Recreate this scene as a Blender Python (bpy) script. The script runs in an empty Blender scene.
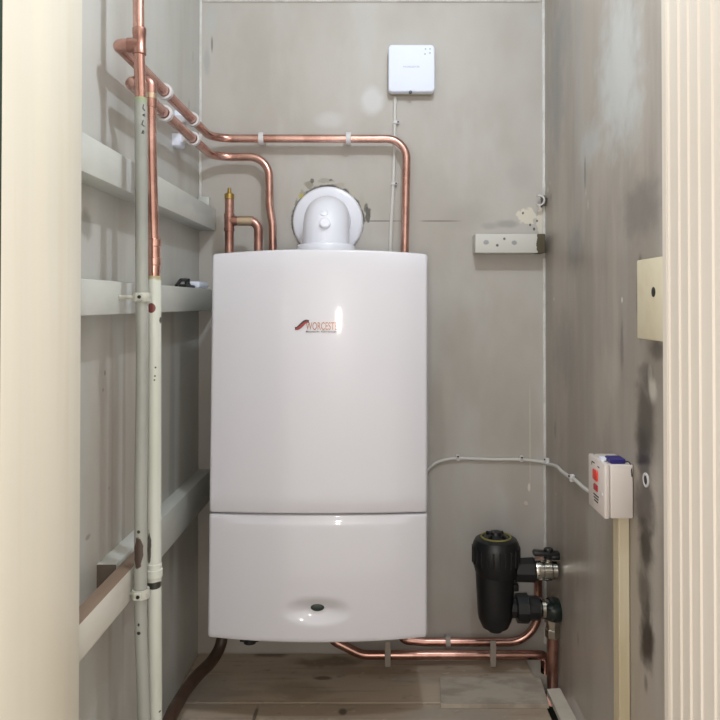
import bpy, bmesh, math, random
from mathutils import Vector, Matrix
random.seed(7)
scene = bpy.context.scene
COL = scene.collection
PI = math.pi

# ------------------------------------------------------------------ camera
H = 0.880
PITCH = 0.012
F = 720.0
VX, VY = 376.0, 303.0
CY = VY - F * math.tan(PITCH)
cd = bpy.data.cameras.new('camera'); cam = bpy.data.objects.new('camera', cd); COL.objects.link(cam)
cam.location = (0, 0, H)
cam.rotation_euler = (PI/2 + PITCH, 0, 0)
cd.sensor_width = 36; cd.lens = 36
cd.shift_x = -(VX - 360) / 720
cd.shift_y = (CY - 360) / 720
cd.clip_start = 0.02
scene.camera = cam

def ray(px, py):
    u = (px - VX) / F; v = (CY - py) / F
    c, s = math.cos(PITCH), math.sin(PITCH)
    return Vector((u, c - v*s, s + v*c))
def P(px, py, Y):            # measured point of the room at depth Y
    d = ray(px, py); k = Y / d.y
    return Vector((d.x*k, Y, H + d.z*k))
def PW(px, py, X):           # measured point of the room on a side plane
    d = ray(px, py); k = X / d.x
    return Vector((X, d.y*k, H + d.z*k))

YB, XL, XR = 1.83, -0.45, 0.43

# ------------------------------------------------------------------ materials
def lin(h):
    h = h.lstrip('#'); r = []
    for i in (0, 2, 4):
        c = int(h[i:i+2], 16) / 255
        r.append(c/12.92 if c <= .04045 else ((c+.055)/1.055)**2.4)
    return (*r, 1)

class Mat:
    def __init__(s, name, base, rough=.5, metal=0, coat=0, spec=.5):
        s.m = bpy.data.materials.new(name); s.m.use_nodes = True
        s.t = s.m.node_tree; s.n = s.t.nodes; s.l = s.t.links
        s.b = s.n['Principled BSDF']
        s.b.inputs['Roughness'].default_value = rough
        s.b.inputs['Metallic'].default_value = metal
        s.b.inputs['Coat Weight'].default_value = coat
        s.b.inputs['Coat Roughness'].default_value = .05
        s.b.inputs['Specular IOR Level'].default_value = spec
        rgb = s.n.new('ShaderNodeRGB'); rgb.outputs[0].default_value = lin(base)
        s.c = rgb.outputs[0]
        geo = s.n.new('ShaderNodeNewGeometry'); s.pos = geo.outputs['Position']
        s.h = None
    def math(s, op, a, b=None, clamp=False):
        n = s.n.new('ShaderNodeMath'); n.operation = op; n.use_clamp = clamp
        for i, v in enumerate((a, b)):
            if v is None: continue
            if isinstance(v, (int, float)): n.inputs[i].default_value = v
            else: s.l.new(v, n.inputs[i])
        return n.outputs[0]
    def vmath(s, op, a, b):
        n = s.n.new('ShaderNodeVectorMath'); n.operation = op
        for i, v in enumerate((a, b)):
            if isinstance(v, (tuple, list, Vector)): n.inputs[i].default_value = tuple(v)
            else: s.l.new(v, n.inputs[i])
        return n
    def noise(s, scale=10, stretch=(1, 1, 1), detail=4, rough=.55):
        v = s.vmath('MULTIPLY', s.pos, stretch).outputs[0]
        n = s.n.new('ShaderNodeTexNoise'); n.inputs['Scale'].default_value = scale
        n.inputs['Detail'].default_value = detail; n.inputs['Roughness'].default_value = rough
        s.l.new(v, n.inputs['Vector']); return n.outputs['Fac']
    def ramp(s, f, a, b, lo=0., hi=1.):
        n = s.n.new('ShaderNodeMapRange'); n.interpolation_type = 'SMOOTHSTEP'
        s.l.new(f, n.inputs[0])
        for i, v in zip((1, 2, 3, 4), (a, b, lo, hi)): n.inputs[i].default_value = v
        return n.outputs[0]
    def mix(s, fac, col):
        n = s.n.new('ShaderNodeMix'); n.data_type = 'RGBA'
        if isinstance(fac, float): n.inputs[0].default_value = fac
        else: s.l.new(fac, n.inputs[0])
        s.l.new(s.c, n.inputs[6]); n.inputs[7].default_value = lin(col)
        s.c = n.outputs[2]; return s
    def mottle(s, col, scale=6, amt=.6, stretch=(1, 1, 1), a=.4, b=.65, detail=4):
        return s.mix(s.ramp(s.noise(scale, stretch, detail), a, b, 0, amt), col)
    def stain(s, ctr, rad, col, amt=1., nscale=30, namt=.8, soft=.5):
        d = s.vmath('DIVIDE', s.vmath('SUBTRACT', s.pos, ctr).outputs[0], rad)
        ln = s.vmath('LENGTH', d.outputs[0], (0, 0, 0)).outputs['Value']
        nz = s.math('MULTIPLY', s.math('SUBTRACT', s.noise(nscale, detail=3), .5), namt*2)
        return s.mix(s.ramp(s.math('ADD', ln, nz), 1-soft, 1., amt, 0.), col)
    def ring(s, ctr, r0, r1, col, amt=1., nscale=60, namt=.02):
        d = s.vmath('SUBTRACT', s.pos, ctr)
        ln = s.vmath('LENGTH', d.outputs[0], (0, 0, 0)).outputs['Value']
        nz = s.math('MULTIPLY', s.math('SUBTRACT', s.noise(nscale, detail=3), .5), namt*2)
        ln = s.math('ADD', ln, nz)
        f = s.math('MULTIPLY', s.ramp(ln, r0-.002, r0+.002), s.ramp(ln, r1-.003, r1+.003, amt, 0))
        return s.mix(f, col)
    def bump(s, f, strength=.2, dist=.002):
        n = s.n.new('ShaderNodeBump'); n.inputs['Strength'].default_value = strength
        n.inputs['Distance'].default_value = dist
        s.l.new(f, n.inputs['Height'])
        if s.h: s.l.new(s.h, n.inputs['Normal'])
        s.h = n.outputs[0]; return s
    def done(s):
        s.l.new(s.c, s.b.inputs['Base Color'])
        if s.h: s.l.new(s.h, s.b.inputs['Normal'])
        return s.m

def simple(name, base, rough=.5, metal=0, coat=0, mott=None, bump=0):
    m = Mat(name, base, rough, metal, coat)
    if mott: m.mottle(*mott)
    if bump: m.bump(m.noise(60), bump, .001)
    return m.done()

# ---- walls
m = Mat('back_wall_paint', '#b8b4ae', .55)
m.mottle('#a39c93', 3.2, .55, (1, 1, .6), .42, .66)
m.mottle('#c6c6c4', 7, .25, (1.5, 1, .5), .5, .72)
for (px, py, rx, rz, c, a) in (
    (372, 100, .035, .05, '#d8dade', .5), (330, 120, .05, .03, '#d4d6da', .35),
    (452, 238, .05, .02, '#96918c', .0), (507, 224, .04, .014, '#8c8a88', .55), (490, 226, .03, .012, '#8f8d8a', .45),
    (207, 60, .012, .05, '#98989a', .5), (522, 225, .02, .03, '#cfcabd', .0),
    (465, 215, .09, .05, '#a29c98', .45), (520, 175, .05, .06, '#a6a19d', .35),
    (437, 420, .03, .2, '#9d948a', .4), (448, 395, .02, .09, '#bab3a6', .5), (520, 480, .05, .2, '#a59d94', .35),
    (212, 45, .004, .03, '#5f6164', .7), (535, 20, .02, .03, '#b4b5b3', .5), (211, 20, .02, .05, '#b5b9ba', .5)):
    if a: m.stain(P(px, py, YB), (rx, .05, rz), c, a, 14, .5, .7)
for (px, py, l) in ((440, 221, .06), (380, 221, .07)):
    m.stain(P(px, py, YB), (l, .05, .0022), '#77726c', .8, 20, .15, .3)
m.stain(P(530, 440, YB), (.0018, .05, .16), '#c9c1b2', .8, 20, .3, .3)
m.stain(P(529, 487, YB), (.004, .05, .012), '#ddd6ca', .9, 60, .3, .3)
m.stain(P(526, 503, YB), (.006, .05, .006), '#cfc7bb', .8, 90, .5, .3)
m.stain(P(527, 216, YB), (.028, .05, .022), '#d6d0c2', .95, 70, .7, .2)
m.stain(P(541, 222, YB), (.012, .05, .05), '#d6d0c2', .9, 70, .8, .2)
for q in ((530, 225), (537, 221), (523, 213), (534, 229)):
    m.stain(P(*q, YB), (.003, .05, .004), '#4b463f', .9, 90, .5, .3)
FC = P(328, 222, YB)
m.ring(FC + Vector((0, 0, .0025)), .03, .0925, '#4a463f', .95, 40, .010)
for (px, py, rx, rz, c, a) in ((309, 185, .014, .013, '#8b8778', .9), (303, 195, .010, .014, '#98937f', .8), (297, 206, .006, .02, '#77736a', .8), (326, 181, .022, .008, '#9c978c', .85), (341, 185, .013, .008, '#a39c8d', .7), (352, 192, .012, .012, '#b3ae9f', .8), (366, 208, .006, .014, '#66635a', .9), (369, 213, .006, .010, '#8f8b78', .8), (362, 202, .008, .02, '#aaa697', .7), (312, 181, .005, .007, '#55524a', .8), (331, 180, .006, .004, '#5f5b52', .8)):
    m.stain(P(px, py, YB), (rx, .05, rz), c, a, 110, .75, .35)
m.stain(FC + Vector((-.068, 0, .066)), (.010, .05, .007), '#b5a94a', .8, 80, .4)
m.stain(FC + Vector((.102, 0, .02)), (.008, .05, .02), '#55524b', .9, 70, .9, .3)
m.bump(m.noise(14), .25, .004).bump(m.noise(160), .1, .0006)
M_BACK = m.done()

m = Mat('left_wall_paint', '#bfbfba', .5)
m.mottle('#aaa69d', 3.0, .5, (1, 1.4, .5), .42, .66)
m.mottle('#8e8678', 2.3, .35, (1, 2.2, .35), .5, .7)
for (px, py, rx, rz, c, a) in ((86, 225, .03, .03, '#6d685c', .5), (105, 373, .004, .006, '#3b352c', .9), (103, 390, .004, .005, '#2b261f', .9),
    (109, 488, .004, .005, '#57503f', .9), (88, 537, .014, .006, '#7b7262', .7), (189, 105, .004, .016, '#55595b', .8), (193, 57, .004, .02, '#6a6e70', .5)):
    p = PW(px, py, XL); m.stain(p, (.05, rx, rz), c, a, 40, .4, .6)
for (px, w, c, a) in ((105, .10, '#a3988a', .55), (130, .05, '#a09587', .5), (111, .016, '#958b7c', .5), (124, .012, '#8a8071', .45), (172, .03, '#74736d', .4)):
    p = PW(px, 420, XL); p.z = .55; m.stain(p, (.05, w, .42), c, a, 10, .25, .6)
m.bump(m.noise(12), .25, .004)
M_LEFT = m.done()

m = Mat('right_wall_paint', '#aea69d', .34)
m.mottle('#8d857c', 3.5, .7, (1, 2.0, .4), .4, .65)
m.mottle('#b7b9b8', 4, .35, (1, 2.5, .35), .52, .72)
for (px, py, rx, rz, c, a) in ((618, 70, .16, .20, '#cfd5d6', .6), (590, 145, .10, .06, '#c2c8c9', .5), (632, 120, .07, .08, '#bfc3c2', .4), (556, 90, .10, .24, '#7b8083', .5), (563, 30, .10, .1, '#858b8d', .4),
    (600, 400, .08, .12, '#b3aca3', .45), (612, 370, .06, .06, '#b9b3aa', .4), (656, 540, .03, .2, '#b5ada2', .5), (632, 620, .05, .2, '#a0968b', .4), (565, 350, .14, .12, '#7a7672', .5),
    (575, 250, .09, .07, '#74716f', .55), (640, 210, .12, .07, '#6b6765', .6), (560, 560, .05, .35, '#6d665e', .45),
    (585, 172, .010, .05, '#6f7274', .8), (588, 205, .008, .014, '#b9b5a9', .8), (586, 192, .003, .012, '#d5d2c8', .8),
    (645, 430, .06, .13, '#3c3833', .8), (643, 455, .045, .06, '#2e2a26', .7), (644, 505, .06, .075, '#2a2622', .85), (646, 545, .045, .06, '#26221e', .85), (645, 590, .045, .05, '#3a352f', .7),
    (647, 640, .042, .065, '#24201c', .95), (648, 612, .012, .04, '#3d382f', .6), (646, 683, .012, .02, '#5a534a', .6),
    (653, 390, .022, .025, '#c5c1b6', .85), (650, 375, .012, .02, '#c9c5ba', .8), (644, 372, .05, .02, '#5a5550', .5), (622, 345, .012, .07, '#6a6664', .6),
    (640, 300, .022, .09, '#4a4642', .7), (657, 350, .05, .022, '#3d3934', .6), (640, 262, .012, .02, '#44403c', .6),
    (622, 300, .004, .007, '#e8e6e0', .95), (554, 299, .005, .006, '#d8d6d0', .95), (552, 284, .003, .004, '#d0cec8', .9), (547, 303, .003, .006, '#4d4a46', .9),
    (578, 640, .010, .02, '#6b5546', .5), (577, 560, .03, .09, '#80776c', .3), (555, 430, .015, .03, '#55524e', .5),
    (576, 480, .05, .05, '#7d7871', .3), (556, 494, .004, .006, '#cfccc4', .95), (548, 190, .006, .010, '#cfcdc6', .9), (550, 183, .003, .008, '#d8d6d0', .9), (551, 197, .009, .012, '#5b5753', .7)):
    p = PW(px, py, XR); m.stain(p, (.05, rx, rz), c, a, 26, .45, .75)
m.bump(m.noise(10), .25, .004).bump(m.noise(120), .08, .0006)
M_RIGHT = m.done()

m = Mat('floor_planks', '#b9aa98', .75)
m.mottle('#948372', 5, .6, (.35, 2, 1), .42, .62)
m.mottle('#b8aea2', 4, .55, (.6, 1.6, 1), .5, .66)
m.mottle('#75665a', 22, .3, (.25, 2.5, 1), .52, .7)
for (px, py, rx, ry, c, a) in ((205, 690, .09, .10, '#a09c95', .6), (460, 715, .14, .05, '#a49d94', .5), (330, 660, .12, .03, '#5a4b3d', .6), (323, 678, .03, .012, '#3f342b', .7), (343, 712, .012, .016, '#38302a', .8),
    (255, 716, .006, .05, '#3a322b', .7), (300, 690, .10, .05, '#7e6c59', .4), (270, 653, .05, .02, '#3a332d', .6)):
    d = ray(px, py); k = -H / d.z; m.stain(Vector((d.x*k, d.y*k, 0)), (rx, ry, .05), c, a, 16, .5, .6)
m.mottle('#6b5e52', 30, .45, (.7, 1.2, 1), .58, .74, 6).mottle('#cbc3b8', 45, .4, (.8, 1.2, 1), .6, .75, 5)
m.bump(m.noise(40, (.3, 2, 1)), .3, .002)
M_FLOOR = m.done()
M_PLANKL = simple('loose_board_wood', '#b3aa9d', .8, mott=('#8f8578', 16, .7, (.8, 1.3, 1)), bump=.2)
M_DARK = simple('subfloor_dark', '#3b362f', .95, mott=('#27302a', 14, .8))

m = Mat('cream_gloss_jamb', '#d8d3c5', .38)
m.mottle('#e3dcc9', 8, .5, (1, 1, .06), .45, .6).mottle('#cfc3a6', 14, .3, (1, 1, .05), .55, .68)
m.bump(m.noise(60, (1, 1, .04), 3), .25, .0015)
M_JAMB = m.done()
m = Mat('cream_reeded_jamb', '#d6cec3', .45)
m.mottle('#ddd6cd', 10, .5, (1, 1, .05), .45, .6)
m.bump(m.noise(70, (1, 1, .03), 3), .2, .0012)
M_JAMBR = m.done()
M_GREEN = simple('dark_green_edge', '#1d3326', .6)
M_CEIL = simple('ceiling_paint', '#cfccc6', .7)
M_CAULK = simple('white_caulk', '#d9d9d6', .5, mott=('#b9b6b0', 30, .5))

# ---- things
def metal(name, a, b, rough):
    m = Mat(name, a, rough, 1.)
    m.mottle(b, 18, .7, (1, 1, 1), .42, .62)
    m.mottle('#7d5648', 30, .35, (1, 1, .5), .6, .75)
    return m.done()
M_COP = metal('copper', '#d6aca0', '#b4877a', .27)
M_COPD = metal('dull_copper', '#bf968a', '#9a6e62', .36)
M_BRASS = simple('brass', '#bda160', .3, 1., mott=('#94783f', 30, .5))
M_SOLDER = simple('solder', '#c9b59c', .35, 1.)
M_CHROME = simple('chrome', '#c9c6be', .18, 1., mott=('#9c9788', 40, .4))
M_BOIL = Mat('boiler_white_enamel', '#d6d6de', .32, 0, .7).done()
M_BOILB = simple('boiler_casing_white', '#d6d6d6', .4)
M_FLUE = simple('flue_white_plastic', '#e6e8f2', .28, 0, .3)
M_HUB = simple('hub_white_plastic', '#e6ecfb', .65)
M_HUBB = simple('hub_base_ivory', '#aaa28e', .45)
M_CLIPW = simple('clip_white_plastic', '#d2d0d2', .4)
M_CLIPG = simple('clip_grey_plastic', '#a79e96', .5)
M_CABLE = simple('cable_white', '#cfcdc9', .45)
M_SWITCH = simple('switch_white_plastic', '#dcd3ce', .35, 0, .2)
M_RED = simple('switch_red', '#d63a2b', .35)
M_REDD = simple('neon_red', '#a8202a', .3)
M_BLUE = simple('blue_tape', '#2a2370', .5)
M_INK = simple('black_ink', '#232222', .6)
M_GREYINK = simple('grey_print', '#a9b7c9', .5)
M_BLK = simple('filter_black_plastic', '#0f1115', .38, 0, .1, mott=('#15171c', 20, .5))
M_BLKG = simple('valve_green_black', '#14211f', .25, 0, .4)
M_YEL = simple('yellow_ring', '#8c8748', .5)
M_BADGE = simple('badge_green', '#0e2a28', .25, 0, .5)
M_LOGO_CU = simple('logo_copper', '#96705f', .3, .6)
M_LOGO_RED = simple('logo_red', '#a02a2a', .35)
M_LOGO_BLK = simple('logo_dark', '#3a2430', .35)
M_HOSE = simple('brown_hose', '#4a372c', .45, 0, .1, mott=('#2f241d', 20, .6))
M_METALD = simple('dark_metal', '#3d3f41', .4, .8)
m = Mat('grey_painted_wood', '#c4c6c1', .45)
m.mottle('#aeb2ae', 6, .5, (.6, .6, 1), .42, .62).mottle('#d4d5cf', 10, .35, (.3, .3, 2), .52, .7)
m.bump(m.noise(30, (.4, .4, 3)), .2, .0015); M_BAT = m.done()
m = Mat('raw_top_painted_wood', '#cdcac0', .5)
m.mottle('#b5b2a8', 6, .5, (.6, .6, 1), .42, .62)
g = m.n.new('ShaderNodeNewGeometry'); sx = m.n.new('ShaderNodeSeparateXYZ'); m.l.new(g.outputs['Normal'], sx.inputs[0])
m.mix(m.ramp(sx.outputs[2], .5, .8, 0, .95), '#86705f')
m.bump(m.noise(30, (.4, .4, 3)), .2, .0015); M_BATRAW = m.done()
m = Mat('raw_end_painted_wood', '#c4c6c1', .5)
m.mottle('#aeb2ae', 6, .5, (.6, .6, 1), .42, .62)
g = m.n.new('ShaderNodeNewGeometry'); sx = m.n.new('ShaderNodeSeparateXYZ'); m.l.new(g.outputs['Normal'], sx.inputs[0])
m.mix(m.ramp(sx.outputs[1], -.8, -.5, .95, 0), '#54463a')
m.bump(m.noise(30, (.4, .4, 3)), .2, .0015); M_BATEND = m.done()
m = Mat('chipped_painted_wood', '#c9c8c2', .5)
m.stain(P(543, 246, 1.78), (.017, .2, .05), '#4e4632', .97, 70, .35, .12)
for q in ((486, 242.5), (514, 243)): m.stain(P(*q, 1.785), (.0085, .2, .007), '#8a8c90', .8, 70, .3, .4)
for q in ((497, 245.5), (504, 239)): m.stain(P(*q, 1.785), (.004, .2, .004), '#4a4a4a', .9, 70, .3, .4)
m.bump(m.noise(30, (.4, .4, 3)), .2, .0015); M_BATR = m.done()
m = Mat('varnished_pine', '#d2c8ae', .5)
m.mottle('#bfae88', 10, .5, (2, 2, .15), .45, .62).mottle('#d8ccb0', 14, .4, (2, 2, .1), .5, .65)
M_PINE = m.done()
M_CREAMB = simple('cream_block_paint', '#e0d7bd', .5, mott=('#cfc29e', 12, .5), bump=.1)
M_PLANKW = simple('whitewashed_wood', '#c9c2b6', .7, mott=('#aaa093', 10, .5))

# ------------------------------------------------------------------ mesh helpers
def world_of(o):
    v = Vector((0, 0, 0))
    while o: v += o.location; o = o.parent
    return v
def finish(bm, sharp=32):
    bmesh.ops.remove_doubles(bm, verts=bm.verts, dist=1e-6)
    bmesh.ops.recalc_face_normals(bm, faces=bm.faces)
    for f in bm.faces: f.smooth = True
    for e in bm.edges:
        if len(e.link_faces) != 2 or e.calc_face_angle(0) > math.radians(sharp): e.smooth = False
def obj(name, bm, mat, parent=None, sharp=32):
    finish(bm, sharp)
    if parent: off = world_of(parent)
    else:
        xs = [v.co.x for v in bm.verts]; ys = [v.co.y for v in bm.verts]; zs = [v.co.z for v in bm.verts]
        off = Vector(((min(xs)+max(xs))/2, (min(ys)+max(ys))/2, min(zs)))
    bmesh.ops.translate(bm, verts=bm.verts, vec=-off)
    me = bpy.data.meshes.new(name); bm.to_mesh(me); bm.free()
    me.materials.append(mat)
    o = bpy.data.objects.new(name, me); COL.objects.link(o)
    if parent: o.parent = parent
    else: o.location = off
    return o
def tag(o, label, cat, group=None):
    o['label'] = label; o['category'] = cat
    if group: o['group'] = group
    return o
def thing(name, label, cat, loc, group=None):
    o = bpy.data.objects.new(name, None); COL.objects.link(o); o.location = loc; o.empty_display_size = .05
    return tag(o, label, cat, group)
def struct(name, bm, mat, sharp=32):
    o = obj(name, bm, mat, None, sharp); o['kind'] = 'structure'; return o

def new(): return bmesh.new()
def box(bm, lo, hi, bev=0, seg=2, rot=None, piv=None):
    lo, hi = Vector(lo), Vector(hi)
    b = bmesh.new(); bmesh.ops.create_cube(b, size=1)
    for v in b.verts:
        v.co = Vector([(lo[i]+hi[i])/2 + v.co[i]*(hi[i]-lo[i]) for i in range(3)])
    if bev: bmesh.ops.bevel(b, geom=list(b.edges), offset=bev, segments=seg, profile=.5, affect='EDGES')
    if rot is not None:
        bmesh.ops.rotate(b, verts=b.verts, cent=piv or (lo+hi)/2, matrix=rot)
    merge(bm, b); return bm
def merge(bm, b):
    me = bpy.data.meshes.new('tmp'); b.to_mesh(me); b.free(); bm.from_mesh(me); bpy.data.meshes.remove(me)
def frame_of(d):
    d = d.normalized(); a = Vector((0, 0, 1)) if abs(d.z) < .9 else Vector((1, 0, 0))
    x = d.cross(a).normalized(); return x, d.cross(x).normalized()
def sweep(bm, pts, radii, n=16, cap=True):
    if isinstance(radii, (int, float)): radii = [radii]*len(pts)
    T = []
    for i in range(len(pts)):
        a = pts[max(i-1, 0)]; b = pts[min(i+1, len(pts)-1)]
        d = (b-a); T.append(d.normalized() if d.length > 1e-9 else (T[-1] if T else Vector((0, 0, 1))))
    x, _ = frame_of(T[0]); rings = []
    for p, t, r in zip(pts, T, radii):
        x = (x - t*x.dot(t)).normalized(); y = t.cross(x)
        rings.append([bm.verts.new(p + (x*math.cos(2*PI*k/n) + y*math.sin(2*PI*k/n))*r) for k in range(n)])
    for a, b in zip(rings, rings[1:]):
        for k in range(n): bm.faces.new((a[k], a[(k+1) % n], b[(k+1) % n], b[k]))
    if cap: bm.faces.new(rings[0][::-1]); bm.faces.new(rings[-1])
    return bm
def path(pts, bends=.03, seg=9):
    pts = [Vector(p) for p in pts]
    if isinstance(bends, (int, float)): bends = [bends]*len(pts)
    out = [pts[0]]
    for i in range(1, len(pts)-1):
        p = pts[i]; a = (pts[i-1]-p); b = (pts[i+1]-p)
        la, lb = a.length, b.length; a.normalize(); b.normalize()
        ang = a.angle(b); tl = min(bends[i]/math.tan(ang/2) if ang < 3.1 else .001, la*.49, lb*.49)
        if ang > 3.1: out.append(p); continue
        r = tl*math.tan(ang/2); c = p + (a+b).normalized()*(r/math.sin(ang/2))
        s = p + a*tl - c; e = p + b*tl - c; tot = s.angle(e); ax = s.cross(e).normalized()
        for k in range(seg+1): out.append(c + Matrix.Rotation(tot*k/seg, 3, ax) @ s)
    out.append(pts[-1]); return out
def spline(pts, seg=8):
    pts = [Vector(p) for p in pts]; out = []
    for i in range(len(pts)-1):
        p0 = pts[max(i-1, 0)]; p1 = pts[i]; p2 = pts[i+1]; p3 = pts[min(i+2, len(pts)-1)]
        for k in range(seg):
            t = k/seg
            out.append(.5*((2*p1) + (p2-p0)*t + (2*p0-5*p1+4*p2-p3)*t*t + (3*p1-p0-3*p2+p3)*t**3))
    out.append(pts[-1]); return out
def lathe(bm, base, axis, prof, n=32):       # prof: (distance along axis, radius)
    base = Vector(base); axis = Vector(axis).normalized(); x, y = frame_of(axis); rings = []
    for d, r in prof:
        r = max(r, 1e-4)
        rings.append([bm.verts.new(base + axis*d + (x*math.cos(2*PI*k/n)+y*math.sin(2*PI*k/n))*r) for k in range(n)])
    for a, b in zip(rings, rings[1:]):
        for k in range(n): bm.faces.new((a[k], a[(k+1) % n], b[(k+1) % n], b[k]))
    bm.faces.new(rings[0][::-1]); bm.faces.new(rings[-1]); return bm
def cyl(bm, a, b, r, n=20, bev=0):
    a, b = Vector(a), Vector(b); L = (b-a).length
    pr = [(0, r-bev), (bev, r), (L-bev, r), (L, r-bev)] if bev else [(0, r), (L, r)]
    return lathe(bm, a, b-a, pr, n)
def tube_ring(bm, c, axis, r_in, r_out, w, n=28, a0=0, a1=2*PI):
    c = Vector(c); axis = Vector(axis).normalized(); x, y = frame_of(axis); full = a1-a0 > 6.2
    secs = []
    cnt = n if full else n+1
    for k in range(cnt):
        t = a0 + (a1-a0)*k/n; d = x*math.cos(t)+y*math.sin(t)
        secs.append([bm.verts.new(c + d*r + axis*h) for r, h in ((r_in, -w/2), (r_out, -w/2), (r_out, w/2), (r_in, w/2))])
    for k in range(n if full else n):
        a = secs[k]; b = secs[(k+1) % cnt]
        for j in range(4): bm.faces.new((a[j], b[j], b[(j+1) % 4], a[(j+1) % 4]))
    if not full: bm.faces.new(secs[0][::-1]); bm.faces.new(secs[-1])
    return bm
def text_bm(s, width, depth=.0005):
    cu = bpy.data.curves.new('t', 'FONT'); cu.body = s; cu.size = 1; cu.extrude = 0
    o = bpy.data.objects.new('t', cu); COL.objects.link(o)
    bpy.context.view_layer.update()
    me = bpy.data.meshes.new_from_object(o.evaluated_get(bpy.context.evaluated_depsgraph_get()))
    bpy.data.objects.remove(o); bpy.data.curves.remove(cu)
    bm = new(); bm.from_mesh(me); bpy.data.meshes.remove(me)
    xs = [v.co.x for v in bm.verts]; ys = [v.co.y for v in bm.verts]
    k = width/(max(xs)-min(xs))
    for v in bm.verts: v.co = Vector(((v.co.x-min(xs))*k, 0, (v.co.y-min(ys))*k))
    g = bmesh.ops.extrude_face_region(bm, geom=list(bm.faces))
    bmesh.ops.translate(bm, verts=[e for e in g['geom'] if isinstance(e, bmesh.types.BMVert)], vec=(0, -depth, 0))
    return bm
def move(bm, v): bmesh.ops.translate(bm, verts=bm.verts, vec=Vector(v)); return bm

# ------------------------------------------------------------------ the setting
ZT = 2.06
struct('wall_back', box(new(), (XL-.06, YB, -.12), (XR+.06, YB+.05, ZT)), M_BACK)
struct('wall_left', box(new(), (XL-.05, .885, -.12), (XL, YB, ZT)), M_LEFT)
struct('wall_right', box(new(), (XR, .905, -.12), (XR+.05, YB, ZT)), M_RIGHT)
struct('ceiling', box(new(), (XL-.06, .60, ZT), (XR+.06, YB+.05, ZT+.04)), M_CEIL)
XF = .372
bm = new()                                    # floor boards, running left to right, with open joints
edges = [1.829, 1.722, 1.594, 1.470, 1.345, 1.22, 1.095, .97, .845, .72, .6]
for i in range(len(edges)-1):
    a, b = edges[i+1]+.0022, edges[i]-.0022
    box(bm, (XL+.001, a, -.022), (XF + (0 if i != 0 else 0), b, 0 - (.0 if i else .004)), .0018, 1)
struct('floor', bm, M_FLOOR)
struct('trim_8', box(new(), (XL+.001, .6, -.06), (XF, 1.829, -.0225)), M_DARK)
struct('trim_5', box(new(), (XF+.001, .91, -.12), (XR-.001, 1.829, -.10)), M_DARK)   # bottom of the gap beside the boards

# door lining: smooth cream jamb on the left, reeded cream jamb on the right, head above
struct('trim_1', box(new(), (XL-.05, .692, 0), (-.36, .880, 1.98), .002, 2), M_JAMB)
struct('trim_2', box(new(), (XL-.05, .672, 0), (-.3605, .6915, 1.98)), M_GREEN)
bm = new()
prof = [(.36, .904), (.36, .8925), (.3625, .8905), (.36, .8885)]
y = .8885
for w in (.030, .026, .027, .032, .034, .036, .034):
    for (dx, dy) in ((0, .004), (-.0022, .0055), (-.0022, .007), (0, .0085)): prof.append((.36+dx, y-dy))
    y -= w
prof += [(.36, y), (.36, .62), (XR+.05, .62), (XR+.05, .904)]
lo = [bm.verts.new((x, yy, 0)) for x, yy in prof]; hi = [bm.verts.new((x, yy, 1.98)) for x, yy in prof]
for k in range(len(prof)):
    j = (k+1) % len(prof); bm.faces.new((lo[k], lo[j], hi[j], hi[k]))
bm.faces.new(lo[::-1]); bm.faces.new(hi)
struct('trim_3', bm, M_JAMBR, 25)
struct('wall_front', box(new(), (XL-.06, .66, 1.981), (XR+.06, .90, ZT-.001)), M_JAMB)
# white filler beads down the two rear corners, and along the top of the back panel
bm = new(); 
for z0, z1 in ((H+.158, ZT-.01), (.02, H+.115)): box(bm, (XR-.0065, YB-.0065, z0), (XR+.001, YB+.001, z1), .002, 1)
struct('trim_4', bm, M_CAULK)
struct('trim_6', box(new(), (XL-.001, YB-.005, H+.2), (XL+.006, YB+.001, ZT-.01), .002, 1), M_CAULK)
zt = P(360, 1, YB).z
struct('trim_7', box(new(), (XL+.007, YB-.006, zt-.003), (XR-.008, YB+.001, zt+.02), .002, 1), M_CAULK)

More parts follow.
